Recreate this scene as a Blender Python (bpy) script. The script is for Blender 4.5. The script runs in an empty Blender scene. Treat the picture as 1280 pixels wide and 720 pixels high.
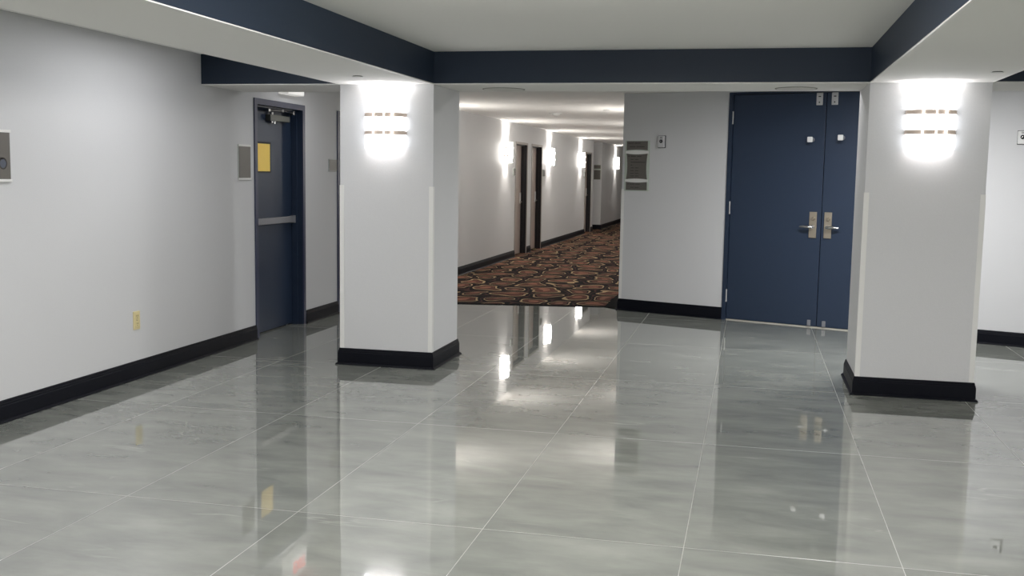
import bpy, bmesh, math, random
from mathutils import Vector, Matrix
random.seed(4)
PI = math.pi
S = bpy.context.scene
COL = S.collection
H = 1.48                       # eye height
ZT, ZB = 2.356, 2.122          # ceiling, underside of the beams
XW = -4.19                     # lobby's long wall
X1, X2, X3, X4 = -3.047, -2.315, 0.735, 1.497   # pillar / beam edges
Y1, Y2 = 7.496, 8.189          # front and back of pillars and cross beam
XC, XR = -4.10, -1.40          # corridor walls
BH = 0.127
A0 = Vector((-1.40, 11.505, 0)); A1 = Vector((2.43, 10.13, 0))
AD = (A1 - A0).normalized(); AN = Vector((AD.y, -AD.x, 0))     # along the angled wall; into the lobby
AROT = math.atan2(AD.y, AD.x)
XE = 5.2                       # far side wall of the lobby
SE = (XE - A0.x) / AD.x

# ------------------------------------------------------------------ materials
def srgb(r, g, b):
    f = lambda c: c / 12.92 if c <= .04045 else ((c + .055) / 1.055) ** 2.4
    return (f(r / 255), f(g / 255), f(b / 255), 1)

def mat(name, col, rough=.5, metal=0, spec=.5, bump=0, scale=60, var=0, emit=None, estr=0, coat=0):
    m = bpy.data.materials.new(name); m.use_nodes = True
    nt = m.node_tree; b = nt.nodes['Principled BSDF']
    b.inputs['Base Color'].default_value = col
    b.inputs['Roughness'].default_value = rough
    b.inputs['Metallic'].default_value = metal
    b.inputs['Specular IOR Level'].default_value = spec
    b.inputs['Coat Weight'].default_value = coat
    if emit:
        b.inputs['Emission Color'].default_value = emit
        b.inputs['Emission Strength'].default_value = estr
    if bump or var:
        tc = nt.nodes.new('ShaderNodeTexCoord')
        n = nt.nodes.new('ShaderNodeTexNoise'); n.inputs['Scale'].default_value = scale
        n.inputs['Detail'].default_value = 4
        nt.links.new(tc.outputs['Object'], n.inputs['Vector'])
        if var:
            r = nt.nodes.new('ShaderNodeMapRange')
            r.inputs['To Min'].default_value = 1 - var; r.inputs['To Max'].default_value = 1 + var
            nt.links.new(n.outputs['Fac'], r.inputs['Value'])
            mx = nt.nodes.new('ShaderNodeMix'); mx.data_type = 'RGBA'; mx.blend_type = 'MULTIPLY'
            mx.inputs[0].default_value = 1
            mx.inputs[6].default_value = col
            nt.links.new(r.outputs['Result'], mx.inputs[7])
            nt.links.new(mx.outputs[2], b.inputs['Base Color'])
        if bump:
            bp = nt.nodes.new('ShaderNodeBump'); bp.inputs['Strength'].default_value = bump
            bp.inputs['Distance'].default_value = .002
            nt.links.new(n.outputs['Fac'], bp.inputs['Height'])
            nt.links.new(bp.outputs['Normal'], b.inputs['Normal'])
    return m

M = {}
M['wall'] = mat('wall_vinyl', srgb(211, 211, 212), .62, spec=.35, bump=.35, scale=140, var=.035)
M['ceiling'] = mat('ceiling_paint', srgb(246, 244, 241), .8, spec=.2, bump=.15, scale=70)
M['navy'] = mat('navy_paint', srgb(33, 45, 61), .5, spec=.35, bump=.1, scale=90)
M['navy_door'] = mat('navy_door_paint', srgb(38, 51, 71), .42, spec=.4, bump=.12, scale=110, var=.06)
M['navy_frame'] = mat('navy_frame_paint', srgb(58, 63, 86), .4, spec=.4)
M['seam'] = mat('dark_seam', srgb(12, 15, 28), .6)
M['base'] = mat('baseboard_black', srgb(11, 13, 21), .5, spec=.14)
M['guard'] = mat('white_guard_vinyl', srgb(232, 231, 228), .35)
M['chrome'] = mat('chrome', srgb(205, 205, 205), .18, metal=1)
M['nickel'] = mat('brushed_nickel', srgb(178, 168, 152), .38, metal=.85, bump=.2, scale=200)
M['steel'] = mat('painted_aluminium', srgb(140, 141, 146), .42, metal=.4)
M['closer'] = mat('closer_body', srgb(96, 98, 92), .45, metal=.4)
M['plate'] = mat('light_metal_plate', srgb(190, 190, 190), .4, metal=.25)
M['slot'] = mat('dark_slot', srgb(40, 40, 42), .6)
M['threshold'] = mat('threshold_strip', srgb(214, 210, 198), .35, metal=.3)
M['yellow'] = mat('yellow_paper', srgb(255, 218, 106), .55, var=.03, scale=20)
M['poster_back'] = mat('black_backing', srgb(18, 18, 24), .6)
M['sign_grey'] = mat('sign_grey', srgb(100, 96, 90), .42, bump=.15, scale=60, var=.06)
M['sign_dark'] = mat('sign_marks', srgb(50, 46, 44), .5)
M['sign_edge'] = mat('sign_edge', srgb(172, 176, 172), .4)
M['sign_light'] = mat('sign_pale', srgb(190, 198, 188), .4)
M['blue_disc'] = mat('sign_disc', srgb(78, 84, 96), .45)
M['white_plastic'] = mat('white_plastic', srgb(226, 226, 224), .4)
M['grey_plastic'] = mat('grey_plastic', srgb(206, 205, 206), .4)
M['dark_rim'] = mat('dark_rim', srgb(62, 60, 62), .5)
M['black'] = mat('black_plastic', srgb(16, 16, 18), .35)
M['cream'] = mat('cream_plastic', srgb(222, 208, 160), .42)
M['red'] = mat('exit_red', srgb(196, 24, 26), .4, emit=srgb(230, 40, 40), estr=1.2)
M['exit_panel'] = mat('lit_exit_panel', srgb(236, 236, 232), .4, emit=(1, .97, .92, 1), estr=.35)
M['taupe'] = mat('taupe_door', srgb(172, 158, 150), .45, var=.05, scale=8)
M['taupe_frame'] = mat('taupe_frame', srgb(150, 142, 136), .45)
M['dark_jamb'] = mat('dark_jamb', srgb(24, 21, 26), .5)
M['band'] = mat('sconce_band', srgb(226, 208, 196), .45)
M['grille'] = mat('speaker_grille', srgb(226, 224, 219), .7, bump=.6, scale=500)
M['grille_rim'] = mat('speaker_rim', srgb(150, 146, 138), .5)
M['glass'] = mat('sconce_glass', srgb(250, 250, 252), .4, emit=(.94, .96, 1, 1), estr=3.5)
M['glass_corr'] = mat('corridor_sconce_glass', srgb(250, 248, 240), .4, emit=(1, .965, .90, 1), estr=34)
for k_, col_, e_ in (('tray', (1, .985, .97, 1), 30), ('aisle', (.96, .97, 1, 1), 13), ('back', (.99, .99, 1, 1), 116), ('side', (1, .99, .98, 1), 40)):
    M['diffuser_' + k_] = mat('added_light_panel_' + k_, srgb(245, 245, 245), .4, emit=col_, estr=e_)  # glow of the unseen panels added to light each lobby zone
M['shade_inner'] = mat('frosted_inside', srgb(245, 245, 243), .5)
M['inner_glass'] = mat('frosted_inside_lobby', srgb(245, 245, 243), .5, emit=(.92, .95, 1, 1), estr=3.4)
M['inner_glass_corr'] = mat('frosted_inside_corridor', srgb(245, 245, 243), .5, emit=(1, .965, .9, 1), estr=4)
M['inner_glass'].cycles.emission_sampling = 'NONE'; M['inner_glass_corr'].cycles.emission_sampling = 'NONE'
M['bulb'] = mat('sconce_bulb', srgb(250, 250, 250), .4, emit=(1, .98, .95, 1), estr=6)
M['bulb'].cycles.emission_sampling = 'NONE'; M['red'].cycles.emission_sampling = 'NONE'; M['exit_panel'].cycles.emission_sampling = 'NONE'
M['glass'].cycles.emission_sampling = 'FRONT'; M['glass_corr'].cycles.emission_sampling = 'FRONT'
for k_ in ('tray', 'aisle', 'back', 'side'): M['diffuser_' + k_].cycles.emission_sampling = 'FRONT'
M['reducer'] = mat('carpet_reducer', srgb(8, 8, 12), .95, spec=.08)

def floor_material():
    m = bpy.data.materials.new('polished_grey_tile'); m.use_nodes = True
    nt = m.node_tree; N = nt.nodes; L = nt.links; b = N['Principled BSDF']
    tc = N.new('ShaderNodeTexCoord')
    sep = N.new('ShaderNodeSeparateXYZ'); L.new(tc.outputs['Object'], sep.inputs[0])
    def math_(op, a, b_=None, c=None):
        n = N.new('ShaderNodeMath'); n.operation = op
        for i, v in enumerate((a, b_, c)):
            if v is None: continue
            if isinstance(v, (int, float)): n.inputs[i].default_value = v
            else: L.new(v, n.inputs[i])
        return n.outputs[0]
    tx, ty = .8315, 1.69
    ux = math_('DIVIDE', math_('SUBTRACT', sep.outputs[0], .616), tx)
    uy = math_('DIVIDE', math_('SUBTRACT', sep.outputs[1], 4.13), ty)
    ix, iy = math_('FLOOR', ux), math_('FLOOR', uy)
    fx, fy = math_('FRACT', ux), math_('FRACT', uy)
    # distance to the nearest joint in metres
    dx = math_('MULTIPLY', math_('MINIMUM', fx, math_('SUBTRACT', 1, fx)), tx)
    dy = math_('MULTIPLY', math_('MINIMUM', fy, math_('SUBTRACT', 1, fy)), ty)
    groutx = math_('LESS_THAN', dx, .0016)
    grouty = math_('LESS_THAN', dy, .0022)
    grout = math_('MAXIMUM', groutx, math_('MULTIPLY', grouty, .85))
    cid = N.new('ShaderNodeCombineXYZ'); L.new(ix, cid.inputs[0]); L.new(iy, cid.inputs[1])
    wn = N.new('ShaderNodeTexWhiteNoise'); wn.noise_dimensions = '3D'; L.new(cid.outputs[0], wn.inputs['Vector'])
    # every tile gets its own piece of pattern
    off = N.new('ShaderNodeVectorMath'); off.operation = 'MULTIPLY_ADD'
    L.new(wn.outputs['Color'], off.inputs[0]); off.inputs[1].default_value = (9, 9, 9); L.new(tc.outputs['Object'], off.inputs[2])
    mp = N.new('ShaderNodeMapping'); mp.inputs['Scale'].default_value = (1.0, 2.6, 1); mp.inputs['Rotation'].default_value = (0, 0, .5)
    L.new(off.outputs[0], mp.inputs[0])
    cloud = N.new('ShaderNodeTexNoise'); cloud.inputs['Scale'].default_value = 2.4; cloud.inputs['Detail'].default_value = 6
    cloud.inputs['Roughness'].default_value = .58; cloud.inputs['Distortion'].default_value = .3
    L.new(mp.outputs[0], cloud.inputs['Vector'])
    ramp = N.new('ShaderNodeValToRGB'); L.new(cloud.outputs['Fac'], ramp.inputs[0])
    e = ramp.color_ramp.elements
    e[0].position = .28; e[0].color = srgb(116, 119, 114); e[1].position = .78; e[1].color = srgb(148, 150, 143)
    # veins: thin white lines where a warped noise crosses its middle
    vn = N.new('ShaderNodeTexNoise'); vn.inputs['Scale'].default_value = 1.15; vn.inputs['Detail'].default_value = 4; vn.inputs['Distortion'].default_value = .25
    mp2 = N.new('ShaderNodeMapping'); mp2.inputs['Rotation'].default_value = (0, 0, -.7); mp2.inputs['Scale'].default_value = (.45, 2.4, 1)
    L.new(off.outputs[0], mp2.inputs[0]); L.new(mp2.outputs[0], vn.inputs['Vector'])
    vd = math_('ABSOLUTE', math_('SUBTRACT', vn.outputs['Fac'], .5))
    vein = math_('SUBTRACT', 1, math_('MINIMUM', math_('MULTIPLY', vd, 130), 1))
    gate = N.new('ShaderNodeTexNoise'); gate.inputs['Scale'].default_value = 2.6; L.new(off.outputs[0], gate.inputs['Vector'])
    g2 = N.new('ShaderNodeMapRange'); g2.inputs['From Min'].default_value = .56; g2.inputs['From Max'].default_value = .68
    L.new(gate.outputs['Fac'], g2.inputs['Value'])
    vein = math_('MULTIPLY', math_('MULTIPLY', vein, g2.outputs[0]), .28)
    mix1 = N.new('ShaderNodeMix'); mix1.data_type = 'RGBA'; L.new(vein, mix1.inputs[0]); L.new(ramp.outputs[0], mix1.inputs[6]); mix1.inputs[7].default_value = srgb(205, 203, 196)
    tone = N.new('ShaderNodeMapRange'); tone.inputs['To Min'].default_value = .93; tone.inputs['To Max'].default_value = 1.07
    L.new(wn.outputs['Value'], tone.inputs['Value'])
    mul = N.new('ShaderNodeMix'); mul.data_type = 'RGBA'; mul.blend_type = 'MULTIPLY'; mul.inputs[0].default_value = 1
    L.new(mix1.outputs[2], mul.inputs[6]); L.new(tone.outputs[0], mul.inputs[7])
    mix2 = N.new('ShaderNodeMix'); mix2.data_type = 'RGBA'; L.new(grout, mix2.inputs[0]); L.new(mul.outputs[2], mix2.inputs[6]); mix2.inputs[7].default_value = srgb(158, 157, 151)
    L.new(mix2.outputs[2], b.inputs['Base Color'])
    rr = math_('MULTIPLY_ADD', grout, .3, .02)
    L.new(rr, b.inputs['Roughness'])
    b.inputs['IOR'].default_value = 3.1
    # faint unevenness of the glaze
    bn = N.new('ShaderNodeTexNoise'); bn.inputs['Scale'].default_value = 5; bn.inputs['Detail'].default_value = 2
    L.new(off.outputs[0], bn.inputs['Vector'])
    bp = N.new('ShaderNodeBump'); bp.inputs['Strength'].default_value = .010; bp.inputs['Distance'].default_value = .006
    L.new(bn.outputs['Fac'], bp.inputs['Height']); L.new(bp.outputs[0], b.inputs['Normal'])
    return m

def carpet_material():
    m = bpy.data.materials.new('patterned_carpet'); m.use_nodes = True
    nt = m.node_tree; N = nt.nodes; L = nt.links; b = N['Principled BSDF']
    tc = N.new('ShaderNodeTexCoord')
    nz = N.new('ShaderNodeTexNoise'); nz.inputs['Scale'].default_value = 1.7; nz.inputs['Detail'].default_value = 1
    L.new(tc.outputs['Object'], nz.inputs['Vector'])
    ad = N.new('ShaderNodeVectorMath'); ad.operation = 'MULTIPLY_ADD'
    L.new(nz.outputs['Color'], ad.inputs[0]); ad.inputs[1].default_value = (.55, .75, 0); L.new(tc.outputs['Object'], ad.inputs[2])
    sp = N.new('ShaderNodeSeparateXYZ'); L.new(ad.outputs[0], sp.inputs[0])
    def mm(op, a, b_):
        n = N.new('ShaderNodeMath'); n.operation = op
        for k, v in enumerate((a, b_)):
            if v is None: continue
            if isinstance(v, (int, float)): n.inputs[k].default_value = v
            else: L.new(v, n.inputs[k])
        return n.outputs[0]
    sx = mm('SINE', mm('MULTIPLY', sp.outputs[0], PI / .40), None)
    sy = mm('SINE', mm('MULTIPLY', sp.outputs[1], PI / .60), None)
    v = mm('MULTIPLY_ADD', mm('MULTIPLY', sx, sy), .5)
    v.node.inputs[2].default_value = .5
    r = N.new('ShaderNodeValToRGB'); r.color_ramp.interpolation = 'CONSTANT'
    L.new(v, r.inputs[0])
    stops = [(0, (128, 90, 74)), (.05, (90, 58, 50)), (.17, (30, 21, 23)), (.235, (160, 138, 108)), (.30, (18, 15, 17)), (.44, (66, 44, 40)), (.50, (18, 15, 18)), (.645, (168, 146, 112)), (.73, (44, 28, 27)), (.755, (94, 60, 51)), (.93, (138, 94, 76))]
    e = r.color_ramp.elements
    e[0].position = 0; e[0].color = srgb(*stops[0][1]); e[1].position = stops[1][0]; e[1].color = srgb(*stops[1][1])
    for p, c in stops[2:]:
        x = e.new(p); x.color = srgb(*c)
    fz = N.new('ShaderNodeTexNoise'); fz.inputs['Scale'].default_value = 9; fz.inputs['Detail'].default_value = 3
    L.new(tc.outputs['Object'], fz.inputs['Vector'])
    mr = N.new('ShaderNodeMapRange'); mr.inputs['From Min'].default_value = .3; mr.inputs['From Max'].default_value = .7
    mr.inputs['To Min'].default_value = .75; mr.inputs['To Max'].default_value = 1.25
    L.new(fz.outputs['Fac'], mr.inputs['Value'])
    mu = N.new('ShaderNodeMix'); mu.data_type = 'RGBA'; mu.blend_type = 'MULTIPLY'; mu.inputs[0].default_value = 1
    L.new(r.outputs[0], mu.inputs[6]); L.new(mr.outputs[0], mu.inputs[7])
    L.new(mu.outputs[2], b.inputs['Base Color'])
    b.inputs['Roughness'].default_value = .95; b.inputs['Specular IOR Level'].default_value = .1
    pb = N.new('ShaderNodeTexNoise'); pb.inputs['Scale'].default_value = 400
    L.new(tc.outputs['Object'], pb.inputs['Vector'])
    bp = N.new('ShaderNodeBump'); bp.inputs['Strength'].default_value = .5; bp.inputs['Distance'].default_value = .004
    L.new(pb.outputs['Fac'], bp.inputs['Height']); L.new(bp.outputs[0], b.inputs['Normal'])
    return m
M['floor'] = floor_material()
M['carpet'] = carpet_material()

# ------------------------------------------------------------------ mesh helpers
def nb(): return bmesh.new()

def box(bm, x0, x1, y0, y1, z0, z1, mi=0, bevel=0):
    v = [bm.verts.new((x, y, z)) for z in (z0, z1) for y in (y0, y1) for x in (x0, x1)]
    fs = [bm.faces.new([v[i] for i in q]) for q in ((0, 2, 3, 1), (4, 5, 7, 6), (0, 1, 5, 4), (2, 6, 7, 3), (0, 4, 6, 2), (1, 3, 7, 5))]
    for f in fs: f.material_index = mi
    if bevel:
        es = list({e for f in fs for e in f.edges})
        bmesh.ops.bevel(bm, geom=es, offset=bevel, segments=2, profile=.6, affect='EDGES')
    return fs

def prism(bm, pts, z0, z1, mi=0):
    a = [bm.verts.new((x, y, z0)) for x, y in pts]; b = [bm.verts.new((x, y, z1)) for x, y in pts]
    n = len(pts)
    fs = [bm.faces.new(a[::-1]), bm.faces.new(b)] + [bm.faces.new((a[i], a[(i + 1) % n], b[(i + 1) % n], b[i])) for i in range(n)]
    for f in fs: f.material_index = mi
    return fs

def plate(bm, pts, y0, y1, mi=0):
    """Outline in x,z given thickness along y."""
    a = [bm.verts.new((x, y0, z)) for x, z in pts]; b = [bm.verts.new((x, y1, z)) for x, z in pts]
    n = len(pts)
    for f in [bm.faces.new(a), bm.faces.new(b[::-1])] + [bm.faces.new((a[i], b[i], b[(i + 1) % n], a[(i + 1) % n])) for i in range(n)]:
        f.material_index = mi

def tube(bm, p, q, r0, r1=None, n=20, mi=0):
    p, q = Vector(p), Vector(q); r1 = r0 if r1 is None else r1
    d = (q - p); l = d.length
    mt = Matrix.Translation((p + q) / 2) @ d.to_track_quat('Z', 'Y').to_matrix().to_4x4()
    g = bmesh.ops.create_cone(bm, cap_ends=True, segments=n, radius1=r0, radius2=r1, depth=l, matrix=mt)
    for f in {f for v in g['verts'] for f in v.link_faces}: f.material_index = mi

def lathe(bm, prof, n=32, mi=0, mtx=None):
    """prof: (r, z) pairs around Z."""
    rings = []
    for r, z in prof:
        if r < 1e-6: rings.append([bm.verts.new((0, 0, z))])
        else: rings.append([bm.verts.new((r * math.cos(2 * PI * i / n), r * math.sin(2 * PI * i / n), z)) for i in range(n)])
    vs = [v for g in rings for v in g]
    for a, b in zip(rings, rings[1:]):
        for i in range(n):
            j = (i + 1) % n
            if len(a) == 1 and len(b) == 1: continue
            if len(a) == 1: f = bm.faces.new((a[0], b[j], b[i]))
            elif len(b) == 1: f = bm.faces.new((a[i], a[j], b[0]))
            else: f = bm.faces.new((a[i], a[j], b[j], b[i]))
            f.material_index = mi
    if mtx: bmesh.ops.transform(bm, matrix=mtx, verts=vs, space=Matrix())

def obj(name, bm, mats, parent=None, loc=None, rotz=0, smooth=False):
    bmesh.ops.recalc_face_normals(bm, faces=bm.faces)
    me = bpy.data.meshes.new(name); bm.to_mesh(me); bm.free()
    for m in (mats if isinstance(mats, (list, tuple)) else [mats]): me.materials.append(M[m])
    if smooth:
        me.polygons.foreach_set('use_smooth', [True] * len(me.polygons))
        me.set_sharp_from_angle(angle=math.radians(35))
    o = bpy.data.objects.new(name, me); COL.objects.link(o)
    if parent: o.parent = parent
    if loc: o.location = loc
    o.rotation_euler.z = rotz
    return o

def tag(o, label, cat=None, group=None, kind=None):
    o['label'] = label
    if cat: o['category'] = cat
    if group: o['group'] = group
    if kind: o['kind'] = kind
    return o

def empty(name, label, cat, loc=(0, 0, 0), rotz=0, group=None, kind=None):
    o = bpy.data.objects.new(name, None); COL.objects.link(o)
    o.empty_display_size = .1; o.location = loc; o.rotation_euler.z = rotz
    return tag(o, label, cat, group, kind)

def sweep(bm, path, prof, closed=False, mi=0):
    """prof: closed outline of (outward offset, z); outward = to the RIGHT of the path's direction. Mitred."""
    n = len(path); P = [Vector((x, y)) for x, y in path]
    rings = []
    for i in range(n):
        dirs = []
        if closed or i > 0: dirs.append((P[i] - P[i - 1]).normalized())
        if closed or i < n - 1: dirs.append((P[(i + 1) % n] - P[i]).normalized())
        ns = [Vector((d.y, -d.x)) for d in dirs]
        m = ns[0] if len(ns) == 1 else (ns[0] + ns[1]) / (1 + ns[0].dot(ns[1]))
        rings.append([bm.verts.new((P[i].x + m.x * o, P[i].y + m.y * o, z)) for o, z in prof])
    k = len(prof)
    for i in range(n if closed else n - 1):
        a, b = rings[i], rings[(i + 1) % n]
        for j in range(k):
            f = bm.faces.new((a[j], a[(j + 1) % k], b[(j + 1) % k], b[j])); f.material_index = mi
    if not closed:
        bm.faces.new(rings[0]); bm.faces.new(rings[-1][::-1])

BASE = [(0, 0), (.032, 0), (.032, .006), (.026, .013), (.017, .017), (.017, .094), (.0135, .098), (.0135, .108), (.010, .112), (.010, .121), (.006, BH), (0, BH)]
def baseboard(name, path, label, closed=False, parent=None):
    bm = nb(); sweep(bm, path, BASE, closed)
    o = obj(name, bm, 'base', parent)
    return tag(o, label, None if parent else 'baseboard', None, None if parent else 'structure')

# ------------------------------------------------------------------ room shell
def carpet_y(x): return 11.416 + (x + 3.223) * .18
cl, cr = (XW - .3, carpet_y(XW - .3)), (-1.59, carpet_y(-1.59))
back_floor = [(-1.59, cr[1]), (-1.41, 11.56)]
bm = nb()
prism(bm, [(XW - .3, -4.2), (XE + .2, -4.2), (XE + .2, 12.2), (XR + .1, 12.2), (-1.41, 11.56), cr, cl], -.1, 0)
tag(obj('floor', bm, 'floor'), 'polished pale grey marbled tile floor of the lobby', 'floor', None, 'structure')
bm = nb()
prism(bm, [cl, cr, (-1.594, 13.2), (-1.594, 36), (XW - .3, 36)], -.1, .004)
tag(obj('floor_carpet', bm, 'carpet'), 'rust, tan and black swirl patterned carpet floor of the corridor', 'carpet', None, 'structure')
bm = nb()
prism(bm, [cr, (-1.41, 11.56), (-1.36, 11.9), (-1.36, 36), (-1.594, 36), (-1.594, 13.2)], -.1, .003)
dpx = .03
prism(bm, [(cl[0], cl[1] - dpx), (cr[0], cr[1] - dpx), (-1.43, 11.54), (-1.40, 11.56), (cr[0], cr[1] + .03), (cl[0], cl[1] + .03)], -.05, .007)
tag(obj('trim_1', bm, 'reducer'), 'black edging strip where the corridor carpet meets the tiles', 'edging', None, 'structure')
bm = nb()
box(bm, XW - .3, XE + .2, -4.2, 12.4, ZT, ZT + .12)
box(bm, XW - .3, XR + .3, 12.4, 36.2, ZT, ZT + .12)
tag(obj('ceiling', bm, 'ceiling'), 'flat white painted ceiling of lobby and corridor', 'ceiling', None, 'structure')

def wall_run(name, axis_origin, rotz, length, openings, label, depth=.16, s0=0.0, height=ZT):
    """Wall whose visible face is local y = 0, body towards +y; openings (s0, s1, ztop) go through it."""
    bm = nb(); s = s0
    for a, b_, zt in openings:
        box(bm, s, a, 0, depth, -.02, height)
        box(bm, a, b_, 0, depth, zt, height)
        s = b_
    box(bm, s, length, 0, depth, -.02, height)
    return tag(obj(name, bm, 'wall', None, axis_origin, rotz), label, 'wall', None, 'structure')
# long wall: face looks +X; local x runs along +Y (rotz = 90 deg), body towards -X
D1, D2 = (8.365, 9.405), (10.215, 11.225)
DZ = 2.088
wall_run('wall_left', (XW, -4.2, 0), PI / 2, 11.6 + 4.2, [(D1[0] + 4.2, D1[1] + 4.2, DZ), (D2[0] + 4.2, D2[1] + 4.2, DZ)], 'long pale grey lobby wall with a navy exit door', .2)
C1, C2, C3 = (18.15, 19.17), (19.53, 20.55), (26.05, 27.07)
CZ = 2.04
wall_run('wall_corridor_left', (XC, 11.6, 0), PI / 2, 27.4 - 11.6, [(a - 11.6, b - 11.6, CZ) for a, b in (C1, C2, C3)], 'pale corridor wall with three dark doors and wall lamps', .29)
bm = nb(); box(bm, -4.45, -4.25, 27.35, 28.6, -.02, ZT); box(bm, -4.45, -4.03, 28.5, 36, -.02, ZT)
tag(obj('wall_corridor_far', bm, 'wall'), 'far corridor wall that steps out beyond the third door', 'wall', None, 'structure')
bm = nb(); prism(bm, [(XR, 11.505 + .0), (XR + .2, 11.505 - .06), (XR + .2, 36), (XR, 36)], -.02, ZT)
tag(obj('wall_corridor_right', bm, 'wall'), 'corridor wall opposite the doors, hidden past the corner', 'wall', None, 'structure')
bm = nb(); box(bm, -4.45, XR + .2, 36, 36.2, -.02, ZT)
tag(obj('wall_corridor_end', bm, 'wall'), 'end wall of the corridor', 'wall', None, 'structure')
DS0, DS1, DDZ = 1.2, 3.18, 2.335
wall_run('wall_back', A0, AROT, SE + .1, [(DS0, DS1, DDZ)], 'pale wall holding the navy double doors and directory sign', .2)
bm = nb(); box(bm, XE, XE + .2, -4.2, 9.6, -.02, ZT)
tag(obj('wall_right', bm, 'wall'), 'plain pale side wall of the lobby out of view', 'wall', None, 'structure')
bm = nb(); box(bm, XW, XE, -4.2, -4.0, -.02, ZT)
tag(obj('wall_rear', bm, 'wall'), 'plain pale rear wall of the lobby behind the viewer', 'wall', None, 'structure')

# beams: navy sides, white undersides
def beam(name, x0, x1, y0, y1, label):
    bm = nb(); fs = box(bm, x0, x1, y0, y1, ZB, ZT + .02, 0)
    fs[0].material_index = 1
    o = obj(name, bm, ['navy', 'ceiling'])
    tag(o, label, 'beam', None, 'structure')
    # white corner bead along the lower edges
    return o
beam('ceiling_beam', XW, XE, Y1, Y2, 'navy cross beam spanning above both pillars with a white underside')
beam('ceiling_beam', X1, X2, -4.0, Y1, 'navy beam running from the pillar beside the corridor towards the viewer, white underside')
beam('ceiling_beam', X3, X4, -4.0, Y1, 'navy beam running from the pillar beside the double doors towards the viewer, white underside')
def bead(path, label):
    bm = nb(); sweep(bm, path, [(-.004, ZB - .0015), (.0025, ZB - .0015), (.0025, ZB + .005), (-.004, ZB + .005)])
    tag(obj('trim_2', bm, 'guard'), label, 'trim', None, 'structure')
bead([(X2, -3.9), (X2, Y1), (X3, Y1), (X3, -3.9)], 'thin white corner bead around the lower edge of the raised ceiling')
bead([(XW, Y1), (X1, Y1), (X1, -3.9)], 'thin white corner bead under the navy beam by the long wall')
bead([(X4, -3.9), (X4, Y1), (XE, Y1)], 'thin white corner bead under the navy beam past the second pillar')
bead([(XE, Y2), (XW, Y2)], 'thin white corner bead along the far edge of the cross beam')

# pillars
def pillar(x0, x1, label, bl):
    r = empty('pillar', label, 'pillar', ((x0 + x1) / 2, (Y1 + Y2) / 2, 0), 0, None, 'structure')
    cx, cy = (x0 + x1) / 2, (Y1 + Y2) / 2
    bm = nb(); box(bm, x0 - cx, x1 - cx, Y1 - cy, Y2 - cy, -.02, ZB)
    obj('shaft', bm, 'wall', r)
    a, b_ = x1 - cx, Y2 - cy
    baseboard('baseboard', [(-a, -b_), (a, -b_), (a, b_), (-a, b_)], bl, True, r)
pillar(X1, X2, 'square pale pillar beside the corridor with a black baseboard and glowing sconce', 'black moulded baseboard')
pillar(X3, X4, 'square pale pillar in front of the double doors with a black baseboard and glowing sconce', 'black moulded baseboard')

# baseboards
baseboard('baseboard_left', [(XW, D1[0]), (XW, -4.0)][::-1], 'tall black baseboard along the long lobby wall up to the exit door')
baseboard('baseboard_left', [(XW, D1[1]), (XW, D2[0])], 'short black baseboard between the two navy doors of the long wall')
def apt(s, n=0.0, z=0.0): p = A0 + AD * s + AN * n; return (p.x, p.y, z)
baseboard('baseboard_back', [(A0.x, A0.y + .5), apt(0)[:2], apt(DS0)[:2]], 'black baseboard between the corridor corner and the double doors')
baseboard('baseboard_back', [apt(DS1)[:2], apt(SE)[:2]], 'black baseboard past the double doors, seen beyond the second pillar')
LB = ['black corridor baseboard before the first dark door', 'black corridor baseboard between the two close dark doors', 'black corridor baseboard between second and third dark doors', 'black corridor baseboard just past the third dark door']
for (a, b_), l in zip([(11.6, C1[0]), (C1[1], C2[0]), (C2[1], C3[0]), (C3[1], 27.4)], LB):
    baseboard('baseboard_corridor', [(XC, a), (XC, b_)], l)
baseboard('baseboard_corridor', [(-4.25, 28.5), (-4.03, 28.5), (-4.03, 36)], 'black corridor baseboard around the stepped wall at the far end')

# corner guards (plastic angle strips)
def guard(x, y, sx, sy, z1, label, rot=0):
    bm = nb(); w, t = .03, .0035
    pts = [(sx * t, sy * t), (-sx * w, sy * t), (-sx * w, 0), (0, 0), (0, -sy * w), (sx * t, -sy * w)]
    prism(bm, pts, 0, z1 - BH - .001)
    o = obj('corner_guard', bm, 'guard', None, (x, y, BH + .001), rot)
    tag(o, label, 'corner guard', 'white corner guards on pillars and wall corner')
guard(X1, Y1, -1, -1, 1.372, 'white corner strip on the pillar beside the corridor, on its edge towards the exit door')
guard(X2, Y1, 1, -1, 1.372, 'white corner strip on the pillar beside the corridor, on its edge towards the carpet')
guard(X3, Y1, -1, -1, 1.39, 'white corner strip on the pillar by the double doors, on its edge towards those doors')
guard(X4, Y1, 1, -1, 1.39, 'white corner strip on the pillar by the double doors, on its edge away from them')
guard(A0.x, A0.y, -1, -1, 1.33, 'white corner strip on the wall corner below the directory sign', AROT)

# ------------------------------------------------------------------ doors in the long wall (local: x along +Y, y into wall, z up)
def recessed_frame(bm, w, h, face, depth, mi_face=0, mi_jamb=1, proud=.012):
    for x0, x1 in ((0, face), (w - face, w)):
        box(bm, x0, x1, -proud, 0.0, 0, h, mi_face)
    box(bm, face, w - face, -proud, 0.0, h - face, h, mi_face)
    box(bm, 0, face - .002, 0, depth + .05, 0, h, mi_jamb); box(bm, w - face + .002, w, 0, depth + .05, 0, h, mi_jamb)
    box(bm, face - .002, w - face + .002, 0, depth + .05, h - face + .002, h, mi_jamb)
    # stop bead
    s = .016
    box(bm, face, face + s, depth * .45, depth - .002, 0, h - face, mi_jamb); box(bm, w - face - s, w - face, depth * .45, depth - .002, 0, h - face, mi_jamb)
    box(bm, face, w - face, depth * .45, depth - .002, h - face - s, h - face, mi_jamb)

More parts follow.
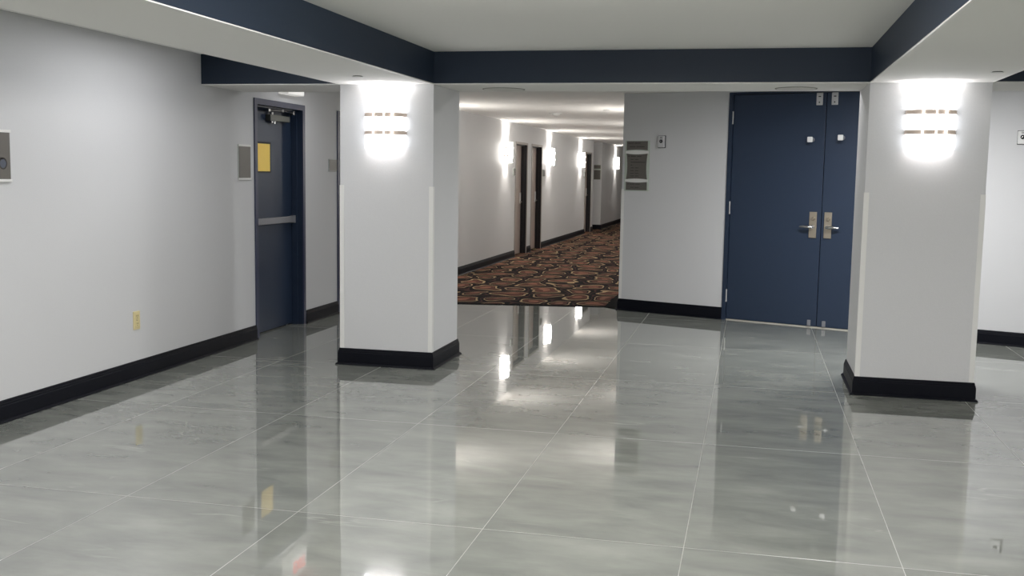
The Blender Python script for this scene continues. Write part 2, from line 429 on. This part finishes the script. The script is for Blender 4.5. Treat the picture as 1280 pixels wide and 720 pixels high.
def wall_door(name, span, label, exit_hw):
    w = span[1] - span[0]
    r = empty(name, label, 'door', (XW, span[0], 0), PI / 2, None, 'structure')
    bm = nb(); recessed_frame(bm, w, DZ, .05, .105); obj('frame', bm, ['navy_frame', 'navy_door'], r)
    bm = nb(); box(bm, .055, w - .055, .107, .15, .012, DZ - .055, 0, .002); leaf = obj('leaf', bm, 'navy_door', r)
    if exit_hw:
        # push bar: long rail with end caps
        bm = nb(); box(bm, .075, w - .075, .066, .106, .985, 1.042, 0, .004)
        box(bm, .068, .10, .058, .1065, .978, 1.049, 0, .004); box(bm, w - .10, w - .068, .058, .1065, .978, 1.049, 0, .004)
        tag(obj('push_bar', bm, 'steel', leaf), 'grey metal push bar')
        c = empty_part('door_closer', r)
        tag(c, 'grey hydraulic closer with a chrome arm')
        y0 = span[0]
        bm = nb(); box(bm, 8.81 - y0, 9.215 - y0, .055, .107, 1.917, 1.972, 0, .006); obj('body', bm, 'closer', c)
        bm = nb(); tube(bm, (8.885 - y0, .08, 1.90), (8.885 - y0, .08, 1.995), .016, .016); tube(bm, (8.94 - y0, .08, 1.893), (8.94 - y0, .08, 1.92), .013)
        obj('spindle', bm, 'chrome', c, smooth=True)
        bm = nb()
        box(bm, 8.76 - y0, 8.80 - y0, .05, .10, 1.995, 2.022, 0, .003)
        pts = [(8.785 - y0, .06, 2.008), (8.98 - y0, .02, 2.012), (9.27 - y0, .06, 2.012)]
        for p, q in zip(pts, pts[1:]): tube(bm, p, q, .007, n=12)
        tube(bm, (8.98 - y0, .02, 2.0), (8.98 - y0, .02, 2.024), .013, n=14)
        box(bm, 9.25 - y0, 9.29 - y0, .035, .10, 1.99, 2.03, 0, .003)
        obj('arm', bm, 'chrome', c)
    return r
def empty_part(name, parent):
    o = bpy.data.objects.new(name, None); COL.objects.link(o); o.parent = parent; o.empty_display_size = .05
    return o
wall_door('door_1', D1, 'navy exit door in the long wall with push bar, closer and yellow notice', True)
wall_door('door_2', D2, 'navy door frame in the long wall just behind the pillar', False)

# yellow notice on door 1
t = empty('notice', 'yellow paper notice in a black holder on the navy exit door', 'notice', (XW - .1065, 8.44, 1.463), PI / 2)
bm = nb(); box(bm, -.012, .462, -.006, 0, -.012, .262, 0); obj('holder', bm, 'poster_back', t)
bm = nb(); box(bm, .0, .437, -.0085, -.0055, 0, .246); obj('paper', bm, 'yellow', t)

# EXIT sign above door 1: box on the wall, letters towards the lobby
t = empty('exit_sign', 'white box exit sign with red letters above the navy exit door', 'exit sign', (XW, 9.02, 2.158), PI / 2)
bm = nb(); box(bm, -.17, .17, -.10, 0, 0, ZT - 2.158 - .002, 0, .006); obj('housing', bm, 'exit_panel', t)
def text_mesh(name, s, size, mats, parent, loc, rot=(PI / 2, 0, 0), depth=.002):
    cu = bpy.data.curves.new(name, 'FONT'); cu.body = s; cu.size = size; cu.extrude = depth; cu.align_x = 'CENTER'; cu.align_y = 'CENTER'
    tmp = bpy.data.objects.new(name + '_tmp', cu); COL.objects.link(tmp)
    bpy.context.view_layer.update()
    me = bpy.data.meshes.new_from_object(tmp.evaluated_get(bpy.context.evaluated_depsgraph_get()))
    bpy.data.objects.remove(tmp); bpy.data.curves.remove(cu)
    me.name = name; me.materials.clear(); me.materials.append(M[mats])
    o = bpy.data.objects.new(name, me); COL.objects.link(o); o.parent = parent; o.location = loc; o.rotation_euler = rot
    return o
lt = text_mesh('lettering', 'EXIT', .165, 'red', t, (0, -.1015, .098)); lt.scale = (.82, 1, 1)

# ------------------------------------------------------------------ double doors in the angled wall (local x along wall, y into wall)
r = empty('door_3', 'pair of navy double doors with nickel levers in the angled wall', 'door', apt(0), AROT, None, 'structure')
bm = nb()
for x0, x1 in ((DS0, DS0 + .043), (DS1 - .043, DS1)): box(bm, x0, x1, -.012, .12, 0, DDZ, 0)
box(bm, DS0 + .043, DS1 - .043, -.012, .12, DDZ - .02, DDZ, 0)
obj('frame', bm, 'navy_door', r)
bm = nb(); box(bm, DS0 + .04, DS1 - .04, .008, .11, .0, .009, 0); obj('threshold', bm, 'threshold', r)
MU = 2.19
LEAF = []
for x0, x1 in ((DS0 + .047, MU - .004), (MU + .004, DS1 - .047)):
    bm = nb(); box(bm, x0, x1, .006, .05, .014, DDZ - .024, 0, .002); LEAF.append(obj('leaf', bm, 'navy_door', r))
bm = nb(); box(bm, MU - .006, MU + .006, .03, .056, .014, DDZ - .024); obj('astragal', bm, 'seam', r)
for hx, lf in ((DS0 + .045, LEAF[0]), (DS1 - .045, LEAF[1])):
    for z in (2.08, 1.165, .256):
        bm = nb(); tube(bm, (hx, -.008, z - .062), (hx, -.008, z + .062), .0075, n=14)
        for q in (-.062, .062): tube(bm, (hx, -.008, z + q - .002), (hx, -.008, z + q + .002), .009, n=14)
        obj('hinge', bm, 'plate', lf, smooth=True)
def lever_set(lf, x0, sgn):
    c = empty_part('lock_set', lf); tag(c, 'nickel lock plate with lever')
    bm = nb(); box(bm, x0, x0 + .073, -.008, .0065, .894, 1.150, 0, .003)
    obj('escutcheon', bm, 'nickel', c)
    cx = x0 + .0365
    bm = nb(); lathe(bm, [(.0, .020), (.012, .020), (.017, .014), (.019, 0)], 28, 0, Matrix.Translation((cx + .004, -.007, 1.083)) @ Matrix.Rotation(PI / 2, 4, 'X'))
    box(bm, cx + .0025, cx + .0055, -.0285, -.0265, 1.076, 1.090)
    obj('cylinder', bm, 'nickel', c, smooth=True)
    bm = nb()
    tube(bm, (cx, -.006, 1.002), (cx, -.016, 1.002), .021, .018, 24)
    tube(bm, (cx, -.012, 1.002), (cx, -.055, 1.002), .0095, n=16)
    pts = [(cx, -.052, 1.002), (cx + sgn * .03, -.058, 1.003), (cx + sgn * .075, -.055, 1.004), (cx + sgn * .115, -.045, 1.002)]
    rad = [.013, .015, .014, .009]
    for i in range(3): tube(bm, pts[i], pts[i + 1], rad[i], rad[i + 1], 16)
    for p, q in zip(pts, rad): bmesh.ops.create_icosphere(bm, subdivisions=2, radius=q, matrix=Matrix.Translation(p))
    obj('lever', bm, 'chrome', c, smooth=True)
lever_set(LEAF[0], 2.074, -1); lever_set(LEAF[1], 2.222, 1)
for lf, x in ((LEAF[0], 2.09), (LEAF[1], 2.238)):
    c = empty_part('strike_plate', lf); tag(c, 'pale metal plate at the top edge')
    bm = nb(); box(bm, x, x + .062, -.004, .0065, 2.19, DDZ - .026, 0, .004); obj('plate', bm, 'plate', c)
    bm = nb(); box(bm, x + .020, x + .044, -.0055, -.0035, 2.268, 2.278); obj('slot', bm, 'slot', c)
    bm = nb(); tube(bm, (x + .03, -.0035, 2.217), (x + .03, -.0058, 2.217), .007, n=14)
    obj('screw', bm, 'slot', c)
    bm = nb(); box(bm, x + .008, x + .043, -.006, .0065, .016, .075, 0, .003)
    tag(obj('bottom_bolt', bm, 'steel', lf), 'small grey metal bolt at the foot')
for lf, x, z in ((LEAF[0], 2.068, 1.855), (LEAF[1], 2.362, 1.872)):
    c = empty_part('door_bumper', lf); tag(c, 'pale square bumper on a short stem')
    bm = nb(); lathe(bm, [(.0, .01), (.018, .01), (.022, 0)], 24, 0, Matrix.Translation((x, .0065, z)) @ Matrix.Rotation(PI / 2, 4, 'X')); tube(bm, (x, .0, z), (x, -.075, z), .014, n=18); obj('stem', bm, 'steel', c, smooth=True)
    bm = nb(); box(bm, x - .026, x + .026, -.092, -.07, z - .027, z + .027, 0, .008); tube(bm, (x, -.092, z), (x, -.0945, z), .006, n=14); obj('bumper_head', bm, 'white_plastic', c)

# ------------------------------------------------------------------ corridor doors
def corridor_door(n, span, label):
    w = span[1] - span[0]
    r = empty(f'door_{n}', label, 'door', (XC, span[0], 0), PI / 2, None, 'structure')
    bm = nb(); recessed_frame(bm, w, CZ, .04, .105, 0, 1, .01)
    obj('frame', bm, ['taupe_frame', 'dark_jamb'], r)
    bm = nb(); box(bm, .045, w - .045, .107, .17, .01, CZ - .045, 0, .002); lf = obj('leaf', bm, 'taupe', r)
    c = empty_part('lock_set', lf); tag(c, 'chrome lock plate with lever')
    bm = nb(); box(bm, w - .17, w - .10, .090, .1075, .93, 1.13, 0, .003); obj('escutcheon', bm, 'guard', c)
    bm = nb(); tube(bm, (w - .122, .10, .96), (w - .122, .05, .96), .010, n=12); tube(bm, (w - .122, .052, .96), (w - .235, .052, .957), .010, .008, n=12); tube(bm, (w - .122, .098, .96), (w - .122, .088, .96), .02, n=16)
    obj('lever', bm, 'chrome', c, smooth=True)
corridor_door(4, C1, 'first dark corridor door, its taupe leaf set deep in the wall')
corridor_door(5, C2, 'second corridor door with a chrome lever, close behind the first')
corridor_door(6, C3, 'third and farthest dark corridor door before the stepped wall')
def number_plate(y, z0, z1, label):
    t = empty('number_plate', label, 'number plate', (XC, y, z0), PI / 2, 'room number plates along the corridor')
    bm = nb(); box(bm, 0, .13, -.022, .003, 0, z1 - z0, 0, .003); obj('backing', bm, 'sign_edge', t)
    bm = nb(); box(bm, .006, .124, -.026, -.0215, .006, z1 - z0 - .012, 0); obj('face', bm, 'sign_grey', t)
number_plate(17.965, 1.44, 1.575, 'small grey number plate before the first corridor door')
number_plate(20.63, 1.43, 1.565, 'small grey number plate just past the second corridor door')
number_plate(25.85, 1.42, 1.555, 'small grey number plate before the third, farthest corridor door')

# ------------------------------------------------------------------ wall signs
def flat_sign(x, y, rotz, w, z0, z1, label, name='wall_sign', border=.012, strips=False, group=None):
    t = empty(name, label, 'sign', (x, y, z0), rotz, group)
    h = z1 - z0
    bm = nb(); box(bm, 0, w, -.008, 0, 0, h, 0, .002); obj('backing', bm, 'sign_edge', t)
    if strips:
        for a in (0, h - .016):
            bm = nb(); box(bm, -.002, w + .002, -.0145, -.0075, a, a + .016, 0, .002); obj('edge_strip', bm, 'guard', t)
    bm = nb(); box(bm, border, w - border, -.012, -.0075, border * (1.5 if strips else 1), h - border * (1.5 if strips else 1)); obj('face', bm, 'sign_grey', t)
    return t
t = flat_sign(XW, 8.072, PI / 2, .215, 1.39, 1.685, 'tall grey room sign beside the navy exit door', strips=True, border=.008)
t = flat_sign(XW, 9.992, PI / 2, .205, 1.47, 1.595, 'small grey room sign beside the second navy door, next to the pillar', border=.006)
t = flat_sign(XW, 5.09, PI / 2, .215, 1.385, 1.682, 'grey room sign alone on the long wall, cut by the picture edge', strips=True, border=.008)
# wheelchair mark: ring wheel with seated stroke (only the wheel's edge is in the picture)
bm = nb()
def ring(bm, cx, cz, r0, r1, y0, y1, a0=0, a1=2 * PI, n=32):
    for i in range(n):
        t0, t1 = a0 + (a1 - a0) * i / n, a0 + (a1 - a0) * (i + 1) / n
        pts = [(cx + r * math.cos(q), cz + r * math.sin(q)) for r, q in ((r0, t0), (r1, t0), (r1, t1), (r0, t1))]
        plate(bm, pts, y0, y1)
ring(bm, .145, .105, .026, .034, -.0135, -.0115)
box(bm, .10, .112, -.0135, -.0115, .13, .19); box(bm, .10, .15, -.0135, -.0115, .128, .138); tube(bm, (.106, -.0135, .208), (.106, -.0115, .208), .011, n=18)
obj('symbol', bm, 'sign_dark', t)
bm = nb(); tube(bm, (.145, -.0132, .105), (.145, -.0117, .105), .025, n=28); obj('wheel_disc', bm, 'blue_disc', t)

# jog sign at corridor's far step
t = empty('wall_sign', 'pair of small grey plaques on the stepped wall at the corridor far end', 'sign', (-4.245, 28.5, 1.35))
bm = nb(); box(bm, -.0, .19, -.008, 0, 0, .40); obj('backing', bm, 'sign_light', t)
for z0, z1 in ((.005, .255), (.295, .39)):
    bm = nb(); box(bm, .006, .184, -.013, -.0075, z0, z1); obj('plaque', bm, 'sign_grey', t)

# directory on the angled wall: three plaques, bowed pale bands between
t = empty('directory_sign', 'tall directory sign of three brown plaques on pale backing by the corridor corner', 'sign', apt(.030, 0, 1.312), AROT)
W, Hh = .293, .542
bm = nb(); box(bm, 0, W, -.008, 0, 0, Hh, 0, .002); obj('backing', bm, 'sign_light', t)
def bow(a, b_, z, d, n=10):   # points along a bowed edge
    return [(a + (b_ - a) * i / n, z + d * 4 * (i / n) * (1 - i / n)) for i in range(n + 1)]
def plaque(z0, z1, dtop, dbot, dside, x0=.022, x1=.271):
    bot = bow(x0, x1, z0, dbot); top = bow(x1, x0, z1, dtop)
    n = 8
    right = [(x1 - dside * 4 * (i / n) * (1 - i / n), z0 + (z1 - z0) * i / n) for i in range(1, n)]
    left = [(x0 + dside * 4 * (i / n) * (1 - i / n), z1 - (z1 - z0) * i / n) for i in range(1, n)]
    bm = nb(); plate(bm, bot + right + top + left, -.013, -.0075)
    obj('plaque', bm, 'sign_grey', t)
plaque(.437, .535, 0, .007, 0); plaque(.122, .402, -.010, .010, .012); plaque(.010, .098, -.007, 0, 0)
for z, d0, d1 in ((.404, -.008, .0085), (.100, -.008, .0115)):
    bm = nb(); plate(bm, bow(.012, .281, z, d0) + bow(.281, .012, z + .024, d1 - .002), -.016, -.0075)
    obj('pale_band', bm, 'guard', t)
bm = nb()
def words_row(z, xs, h=.008):
    bm = nb()
    for a, b_ in xs:
        x = a
        while x < b_:
            w = min(random.uniform(.006, .010), b_ - x)
            box(bm, x, x + w * .72, -.0142, -.0128, z, z + h * random.uniform(.75, 1)); x += w
    obj('text_line', bm, 'sign_dark', t)
words_row(.508, [(.04, .105), (.117, .185)], .011); words_row(.470, [(.06, .125), (.14, .235)], .011)
words_row(.368, [(.045, .06), (.075, .135), (.15, .20)], .011); words_row(.335, [(.075, .11), (.125, .165)]); words_row(.305, [(.075, .245)], .010)
words_row(.275, [(.075, .095)]); 
for z in (.245, .215, .186, .158): words_row(z, [(.075, .115), (.13, .17)])
words_row(.070, [(.04, .06), (.072, .125), (.137, .19)], .010); words_row(.035, [(.08, .115), (.13, .18)])
bm.free()

# wall alarms
def alarm(s, z, label, w=.075, h=.122, dark=False):
    t = empty('wall_alarm', label, 'alarm', apt(s, 0, z), AROT, 'alarm units on the angled wall')
    bm = nb(); box(bm, -w / 2 - .005, w / 2 + .005, -.010, 0, -h / 2 - .005, h / 2 + .005, 0, .004); obj('backplate', bm, 'dark_rim', t)
    bm = nb(); box(bm, -w / 2, w / 2, -.034, -.009, -h / 2, h / 2, 0, .008); obj('housing', bm, 'grey_plastic' if not dark else 'white_plastic', t)
    bm = nb(); lathe(bm, [(0, .012), (.010, .011), (.016, .006), (.0195, 0)], 24, 0, Matrix.Translation((0, -.0335, .004)) @ Matrix.Rotation(PI / 2, 4, 'X')); obj('lens', bm, 'black', t, smooth=True)
    bm = nb(); lathe(bm, [(0, .005), (.004, .004), (.006, 0)], 16, 0, Matrix.Translation((0, -.045, .004)) @ Matrix.Rotation(PI / 2, 4, 'X')); obj('pilot_light', bm, 'chrome', t, smooth=True)
    bm = nb()
    for k in range(3): box(bm, -.012, .012, -.0352, -.0335, .034 + k * .006, .0365 + k * .006)
    obj('slot', bm, 'slot', t)
alarm(.463, 1.840, 'small grey alarm unit with round black lens beside the directory sign')
alarm(3.945, 1.868, 'white alarm unit with dark lens on the wall beyond the second pillar', .085, .115, True)

# outlet
t = empty('wall_outlet', 'cream electrical outlet low on the long lobby wall', 'outlet', (XW, 6.505, .347), PI / 2)
bm = nb(); box(bm, 0, .080, -.006, 0, 0, .130, 0, .003); obj('cover_plate', bm, 'cream', t)
for zc in (.038, .092):
    bm = nb(); box(bm, .022, .058, -.009, -.0055, zc - .018, zc + .018, 0, .004); so = obj('socket', bm, 'cream', t)
    bm = nb(); box(bm, .031, .034, -.0098, -.0088, zc, zc + .011); box(bm, .046, .049, -.0098, -.0088, zc, zc + .011); tube(bm, (.040, -.0098, zc - .009), (.040, -.0088, zc - .009), .003, n=12); obj('slot', bm, 'slot', so)
bm = nb(); tube(bm, (.04, -.0075, .065), (.04, -.0055, .065), .004, n=12); obj('screw', bm, 'nickel', t)

# ------------------------------------------------------------------ ceiling pieces
def speaker(x, y, r, label):
    t = empty('ceiling_speaker', label, 'speaker', (x, y, ZB), 0, 'round speakers under the cross beam')
    bm = nb(); lathe(bm, [(r - .010, -.001), (r - .009, -.004), (r - .002, -.0035), (r, 0)], 48); obj('rim', bm, 'grille_rim', t, smooth=True)
    bm = nb(); lathe(bm, [(0, -.004), (r - .013, -.0045), (r - .012, -.001)], 48); obj('grille', bm, 'grille', t, smooth=True)
speaker(-1.90, 7.97, .165, 'round speaker grille under the cross beam above the corridor carpet')
speaker(.272, 7.95, .150, 'round speaker grille under the cross beam above the double doors')
def sprinkler(x, y, z, r, label):
    t = empty('ceiling_sprinkler', label, 'sprinkler', (x, y, z), 0, 'flat round sprinkler covers')
    bm = nb(); lathe(bm, [(0, .003), (r * .80, .003), (r * .80, -.004), (0, -.004)], 32); obj('cup', bm, 'dark_rim', t, smooth=True)
    bm = nb(); lathe(bm, [(0, -.009), (r * .93, -.0085), (r, -.006), (r * .96, -.004), (0, -.0035)], 32); obj('cover', bm, 'white_plastic', t, smooth=True)
sprinkler(-2.655, 6.845, ZB, .041, 'flat round sprinkler cover under the beam by the corridor pillar')
sprinkler(1.375, 6.77, ZB, .036, 'flat round sprinkler cover under the beam by the double door pillar')
sprinkler(-1.98, 14.31, ZT, .05, 'flat round sprinkler cover in the corridor ceiling near the opening')
t = empty('smoke_detector', 'white smoke detector in the middle of the corridor ceiling', 'smoke detector', (-2.82, 15.09, ZT))
bm = nb(); lathe(bm, [(0, -.014), (.084, -.014), (.095, -.008), (.095, 0)], 36); obj('base', bm, 'white_plastic', t, smooth=True)
bm = nb(); lathe(bm, [(.06, -.013), (.056, -.028), (.044, -.034), (.028, -.046), (0, -.050)], 36); obj('sensor_cap', bm, 'white_plastic', t, smooth=True)

# ------------------------------------------------------------------ sconces (local: x along wall, y into wall, z up; origin at bottom centre)
SW, SD, SH = .157, .112, .335
def bowpts(w, d, n=28, e=2.7):
    out = []
    for i in range(n + 1):
        a = PI * i / n; c, s = math.cos(a), math.sin(a)
        out.append((-w * math.copysign(abs(c) ** (2 / e), c), -d * abs(s) ** (2 / e)))
    return out
def shell(bm, w, d, z0, z1, t=.004, n=28):
    o_, i_ = bowpts(w, d, n), bowpts(w - t, d - t, n)
    i_ = [(x, min(y, 0)) for x, y in i_]
    V = [[bm.verts.new((x, y, z)) for x, y in ring_] for ring_, z in ((o_, z0), (o_, z1), (i_, z1), (i_, z0))]
    for k in range(4):
        a, b_ = V[k], V[(k + 1) % 4]
        for j in range(n): bm.faces.new((a[j], a[j + 1], b_[j + 1], b_[j])).material_index = 1 if k == 2 else 0
    for j in (0, n): bm.faces.new([V[k][j] for k in range(4)])
def make_sconce(label, glass, loc, rotz, group, seg=28):
    t = empty('wall_sconce', label, 'wall lamp', loc, rotz, group)
    bm = nb(); box(bm, -SW + .02, SW - .02, -.012, 0, .03, SH - .03, 0, .003); obj('back_plate', bm, 'band', t)
    z = [0, .097, .127, .228, .258, SH]
    for z0, z1, d in ((z[0], z[1], 0), (z[2], z[3], .003), (z[4], z[5], 0)):
        bm = nb(); shell(bm, SW + d, SD + d, z0, z1, .004, seg); obj('shade', bm, [glass, 'inner_' + glass], t, smooth=True)
    for z0, z1 in ((z[1], z[2]), (z[3], z[4])):
        bm = nb(); shell(bm, SW + .002, SD + .003, z0 + .0005, z1 - .0005, .006); b_ = obj('band', bm, ['band', 'band'], t, smooth=True)
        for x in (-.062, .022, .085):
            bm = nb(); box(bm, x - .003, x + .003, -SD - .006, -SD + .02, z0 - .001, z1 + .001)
            obj('gap_glow', bm, 'bulb', b_)  # glowing block imitates lamplight showing through a gap in the band
    bm = nb(); tube(bm, (0, -.028, .10), (0, -.028, .24), .009, n=16)
    for zz in (.10, .24): bmesh.ops.create_icosphere(bm, subdivisions=3, radius=.0115, matrix=Matrix.Translation((0, -.028, zz)))
    tube(bm, (0, -.03, .17), (0, -.011, .17), .008, n=12)
    obj('bulb', bm, 'bulb', t, smooth=True)
    return t
def copy_tree(o, parent=None):
    c = o.copy(); COL.objects.link(c)
    if parent: c.parent = parent
    for ch in list(o.children): copy_tree(ch, c)
    return c
def spot(parent, z, up, energy, col, size=1.9, blend=.9, y=-.072, rad=.012):
    l = bpy.data.lights.new('sconce_light', 'SPOT'); l.energy = energy; l.color = col; l.spot_size = size; l.spot_blend = blend; l.shadow_soft_size = rad
    o = bpy.data.objects.new('sconce_light', l); COL.objects.link(o); o.parent = parent; o.location = (0, y, z)
    o.rotation_euler = (PI, 0, 0) if up else (0, 0, 0)
G1 = 'glowing sconces on the pillars'
L1 = 'glowing white sconce with two bands on the pillar beside the corridor'
s1 = make_sconce(L1, 'glass', ((-2.838 - 2.524) / 2, Y1, 1.652), 0, G1)
s2 = copy_tree(s1); s2.location = (1.127, Y1, 1.682); s2['label'] = 'glowing white sconce with two bands on the pillar before the double doors'
WARM = (1, .95, .88); COOL = (.97, .98, 1)
for s in (s1, s2):
    spot(s, .04, True, 40, COOL, 1.0, .4); spot(s, .31, True, 4, COOL, 2.6, .6)
G2 = 'small glowing sconces along the corridor'
c1 = make_sconce('glowing corridor sconce just before the first dark door', 'glass_corr', (XC, 17.38, 1.66), PI / 2, G2, 16)
ORD = {21.25: 'glowing corridor sconce just past the second dark door', 25.25: 'glowing corridor sconce just before the third dark door', 13.45: 'corridor sconce out of sight behind the pillar'}
allc = [c1]
for y, lab in ORD.items():
    c = copy_tree(c1); c.location = (XC, y, 1.66); c['label'] = lab; allc.append(c)
c = copy_tree(c1); c.location = (-4.03, 31.3, 1.66); c['label'] = 'farthest glowing corridor sconce on the stepped wall by the opening edge'; allc.append(c)
for y, lab in ((14.2, 'first corridor sconce on the wall hidden by the corner'), (18.2, 'second corridor sconce on the wall hidden by the corner'), (22.2, 'third corridor sconce on the wall hidden by the corner'), (26.2, 'fourth corridor sconce on the wall hidden by the corner')):
    c = copy_tree(c1); c.location = (XR, y, 1.66); c.rotation_euler.z = -PI / 2; c['label'] = lab; allc.append(c)
for c in allc:
    spot(c, .12, True, 80, WARM, 2.1, .9); spot(c, .20, False, 45, WARM, 1.5, .8)

# ------------------------------------------------------------------ unseen ceiling panels added to light the lobby
def panel(x, y, w, l, label, m, drop=.008, z=ZT):
    t = empty('added_ceiling_light', label, 'ceiling light', (x, y, z), 0, 'added unseen panel lights of the lobby')
    bm = nb(); f = .03
    for a, b_, c, d in ((-w / 2, w / 2, -l / 2, -l / 2 + f), (-w / 2, w / 2, l / 2 - f, l / 2), (-w / 2, -w / 2 + f, -l / 2 + f, l / 2 - f), (w / 2 - f, w / 2, -l / 2 + f, l / 2 - f)):
        box(bm, a, b_, c, d, -.012, 0)
    obj('frame', bm, 'guard', t)
    bm = nb(); box(bm, -w / 2 + f, w / 2 - f, -l / 2 + f, l / 2 - f, -drop, -.001); obj('diffuser', bm, m, t)
panel(-.8, 3.9, .6, 1.2, 'added unseen panel light in the raised ceiling overhead', 'diffuser_tray', .13)  # hangs below the ceiling so its glowing sides brighten it
panel(-.8, .4, .6, 1.2, 'added unseen panel light in the raised ceiling behind the viewer', 'diffuser_tray', .13)
panel(-3.45, 3.9, .3, 1.2, 'added unseen panel light between the long wall and the beam', 'diffuser_aisle')
panel(-3.45, 6.2, .3, 1.2, 'added unseen panel light between the long wall and the beam, next to the pillar', 'diffuser_aisle')
panel(3.3, 3.6, .6, 1.2, 'added unseen panel light over the far side of the lobby', 'diffuser_side')
panel(.85, 8.85, .9, .3, 'added unseen panel light behind the cross beam before the double doors', 'diffuser_back')  # added out of sight to brighten the angled wall and its doors
panel(3.6, 8.5, .6, .3, 'added unseen panel light behind the cross beam on the far side', 'diffuser_aisle')
panel(-3.5, 9.0, .3, .6, 'added unseen panel light behind the cross beam by the exit door', 'diffuser_aisle')

# ------------------------------------------------------------------ world, camera, view
w = bpy.data.worlds.new('World'); S.world = w; w.use_nodes = True
w.node_tree.nodes['Background'].inputs[0].default_value = (.05, .05, .05, 1)
w.node_tree.nodes['Background'].inputs[1].default_value = .2
cam = bpy.data.cameras.new('camera'); co = bpy.data.objects.new('camera', cam); COL.objects.link(co)
cam.sensor_width = 36; cam.sensor_fit = 'HORIZONTAL'; cam.lens = 1313.455 / 1280 * 36
cam.clip_start = .05; cam.clip_end = 200
rt = Vector((0.97465693, 0.22313181, 0.01600194)); up = Vector((-0.03970071, 0.10213243, 0.99397828)); fw = Vector((-0.22015385, 0.96942311, -0.10840258))
mw = Matrix((( rt.x, up.x, -fw.x, 0), (rt.y, up.y, -fw.y, 0), (rt.z, up.z, -fw.z, H), (0, 0, 0, 1)))
co.matrix_world = mw
S.camera = co
S.cycles.caustics_reflective = False; S.cycles.caustics_refractive = False; S.cycles.sample_clamp_indirect = 4
S.view_settings.view_transform = 'Standard'; S.view_settings.look = 'None'
S.view_settings.gamma = 1; S.view_settings.exposure = 0.2
S.view_settings.use_curve_mapping = False
